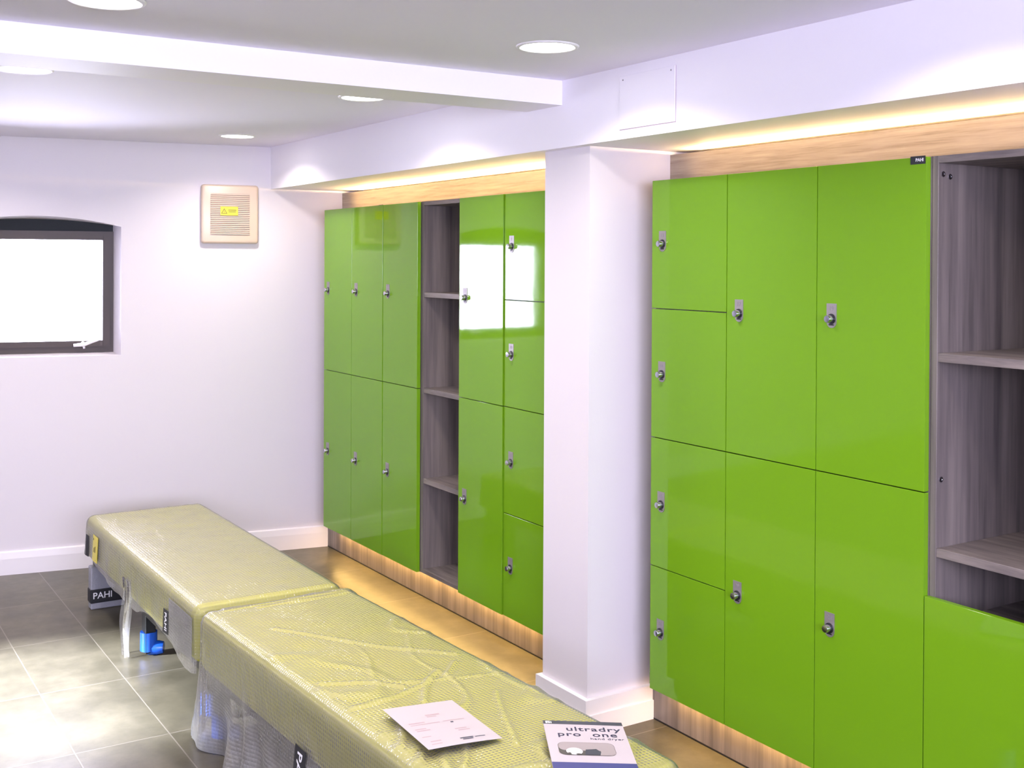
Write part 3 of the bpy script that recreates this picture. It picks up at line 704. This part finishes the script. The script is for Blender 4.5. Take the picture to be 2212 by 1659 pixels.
# ------------------------------------------------------------------ papers on the near bench
def bil(q, a, b, z):
    p = (1-b)*((1-a)*Vector(q[0]) + a*Vector(q[1])) + b*((1-a)*Vector(q[3]) + a*Vector(q[2])); return Vector((p.x, p.y, p.z + z))
def sheet_grid(q, zf, th, n=14):
    V, Fs = [], []
    for s in (0, 1):
        for j in range(n+1):
            for i in range(n+1):
                a, b = i/n, j/n; V.append(bil(q, a, b, zf(a, b) + (th if s else 0)))
    N = (n+1)**2
    for s in (0, 1):
        for j in range(n):
            for i in range(n):
                k = s*N + j*(n+1)+i; f = (k, k+1, k+n+2, k+n+1); Fs.append(f if s else f[::-1])
    for i in range(n):
        for a, b in ((i, i+1), ((n*(n+1))+i+1, n*(n+1)+i), ((i+1)*(n+1), i*(n+1)), (i*(n+1)+n, (i+1)*(n+1)+n)): Fs.append((a, b, b+N, a+N))
    return V, Fs
QP = [(1.3679, 2.8438, 0.4686), (1.5772, 2.8331, 0.4557), (1.5620, 2.5365, 0.4556), (1.3527, 2.5472, 0.4685)]        # far-left, far-right, near-right, near-left (top of sheet first)
def zp(a, b): return 0.002*sin(pi*a)*b
pr = MB().quads(*sheet_grid(QP, zp, 0.0006)).build('paper_sheet', m_paper)
bm = bmesh.new(); bm.from_mesh(pr.data); bmesh.ops.recalc_face_normals(bm, faces=bm.faces); bm.to_mesh(pr.data); bm.free()
tag(pr, 'white printed paper sheet lying on the nearer film-covered bench', 'paper')
def strip_on(q, zf, rects, lift):
    V, Fs = [], []
    for a0, a1, b0, b1 in rects:
        n = 6
        for i in range(n+1):
            a = a0+(a1-a0)*i/n
            for b in (b0, b1): V.append(bil(q, a, b, zf(a, b)+lift))
        k = len(V)-2*(n+1)
        for i in range(n): Fs.append((k+2*i, k+2*i+1, k+2*i+3, k+2*i+2))
    return MB().quads(V, Fs)
lines = [(0.42, 0.62, 0.27, 0.30), (0.42, 0.55, 0.315, 0.335), (0.10, 0.32, 0.42, 0.44), (0.10, 0.50, 0.465, 0.48), (0.55, 0.85, 0.46, 0.475), (0.10, 0.25, 0.56, 0.58), (0.10, 0.28, 0.60, 0.62), (0.58, 0.74, 0.66, 0.68), (0.60, 0.76, 0.70, 0.72), (0.08, 0.2, 0.74, 0.755), (0.12, 0.26, 0.85, 0.87), (0.1, 0.24, 0.91, 0.925)]
strip_on(QP, zp, lines, 0.0009).build('print', m_print, pr)
strip_on(QP, zp, [(0.50, 0.68, 0.875, 0.895), (0.52, 0.66, 0.905, 0.925), (0.70, 0.84, 0.885, 0.900), (0.63, 0.67, 0.495, 0.52)], 0.0009).build('dark_print', m_darkprint, pr)

QB = [(1.6831, 2.5308, 0.4752), (1.8683, 2.4326, 0.4627), (1.7580, 2.2257, 0.4542), (1.5728, 2.3239, 0.4667)]
QB[2], QB[3] = [tuple(Vector(QB[k]) + (Vector(QB[l]) - Vector(QB[k]))*(0.297/0.2346)) for k, l in ((1, 2), (0, 3))]
QB = [(x, y, max(z, 0.4525)) for x, y, z in QB]
e1 = (Vector(QB[1]) - Vector(QB[0])).normalized(); e2 = (Vector(QB[3]) - Vector(QB[0])).normalized()
def zb_(a, b): return 0.002*b*(1-b)
bk = MB().quads(*sheet_grid(QB, zb_, 0.0035)).build('booklet', m_paper)
bm = bmesh.new(); bm.from_mesh(bk.data); bmesh.ops.recalc_face_normals(bm, faces=bm.faces); bm.to_mesh(bk.data); bm.free()
tag(bk, 'white hand dryer booklet with dark top band at the near end of the bench', 'booklet')
LB = 0.0040
strip_on(QB, zb_, [(0, 1, 0.0, 0.070)], LB-0.0003).build('heading_band', m_charcoal, bk)['label'] = 'charcoal heading band'
strip_on(QB, zb_, [(0, 1, 0.790, 1.0)], LB-0.0003).build('footer_band', m_navy, bk)['label'] = 'navy lower band'
strip_on(QB, zb_, [(0.03, 0.055, 0.012, 0.058), (0.03, 0.085, 0.012, 0.024), (0.062, 0.085, 0.03, 0.058), (0.092, 0.105, 0.02, 0.058)], LB).build('logo', m_tagtext, bk)
def bk_text(body, size, a, b, align='RIGHT', bold=0.0, space=1.1, sx=1.2):
    p = bil(QB, a, b, zb_(a, b)+LB); ex = e1*sx; ey = -e2
    add_text(body, size, frame_mtx(ex, ey, e1.cross(-e2).normalized(), p), m_darkprint, bk, align=align, bold=bold, space=space, depth=0.0001)
bk_text('ultradry', 0.0335, 0.945, 0.165, bold=0.0004)
bk_text('pro  one', 0.0335, 0.885, 0.272, bold=0.0004)
bk_text('hand dryer', 0.0150, 0.955, 0.350)
def bk_shape(pts, material, name, lift, parent=bk):
    V = [bil(QB, a, b, zb_(a, b)+lift) for a, b in pts]; return MB().quads(V, [tuple(range(len(V)))]).build(name, material, parent)
def bk_rr(a0, a1, b0, b1, r, k=1.0):
    ra, rb = r, r*0.7; pts = []
    for ca, cb, t0 in ((a1-ra, b1-rb, 0), (a0+ra, b1-rb, pi/2), (a0+ra, b0+rb, pi), (a1-ra, b0+rb, 1.5*pi)):
        pts += [(ca+ra*cos(t0+pi/2*i/5), cb+rb*sin(t0+pi/2*i/5)) for i in range(6)]
    return pts
pic = bk_shape(bk_rr(0.115, 0.80, 0.425, 0.665, 0.09), m_photo_dark, 'picture', LB); pic['label'] = 'printed picture of a hand dryer'
bk_shape(bk_rr(0.120, 0.795, 0.429, 0.58, 0.085), m_photo_grey, 'picture_background', LB+0.0002, pic)
bk_shape([(0.62, 0.575), (0.795, 0.50), (0.795, 0.63), (0.74, 0.66), (0.60, 0.66)], m_photo_grey, 'picture_wall', LB+0.0003, pic)
bk_shape([(0.30+0.10*cos(2*pi*i/20), 0.595+0.065*sin(2*pi*i/20)) for i in range(20)], m_photo_white, 'picture_dryer', LB+0.0004, pic)
for ca, cb, ra, rb in ((0.235, 0.640, 0.022, 0.020), (0.345, 0.648, 0.034, 0.013)):
    bk_shape([(ca+ra*cos(2*pi*i/12), cb+rb*sin(2*pi*i/12)) for i in range(12)], m_photo_dark, 'picture_nozzle', LB+0.0006, pic)
bk_shape([(0.44, 0.560), (0.57, 0.545), (0.62, 0.60), (0.60, 0.655), (0.42, 0.655)], m_charcoal, 'picture_dark_area', LB+0.00035, pic)  # dark printed area beside the dryer
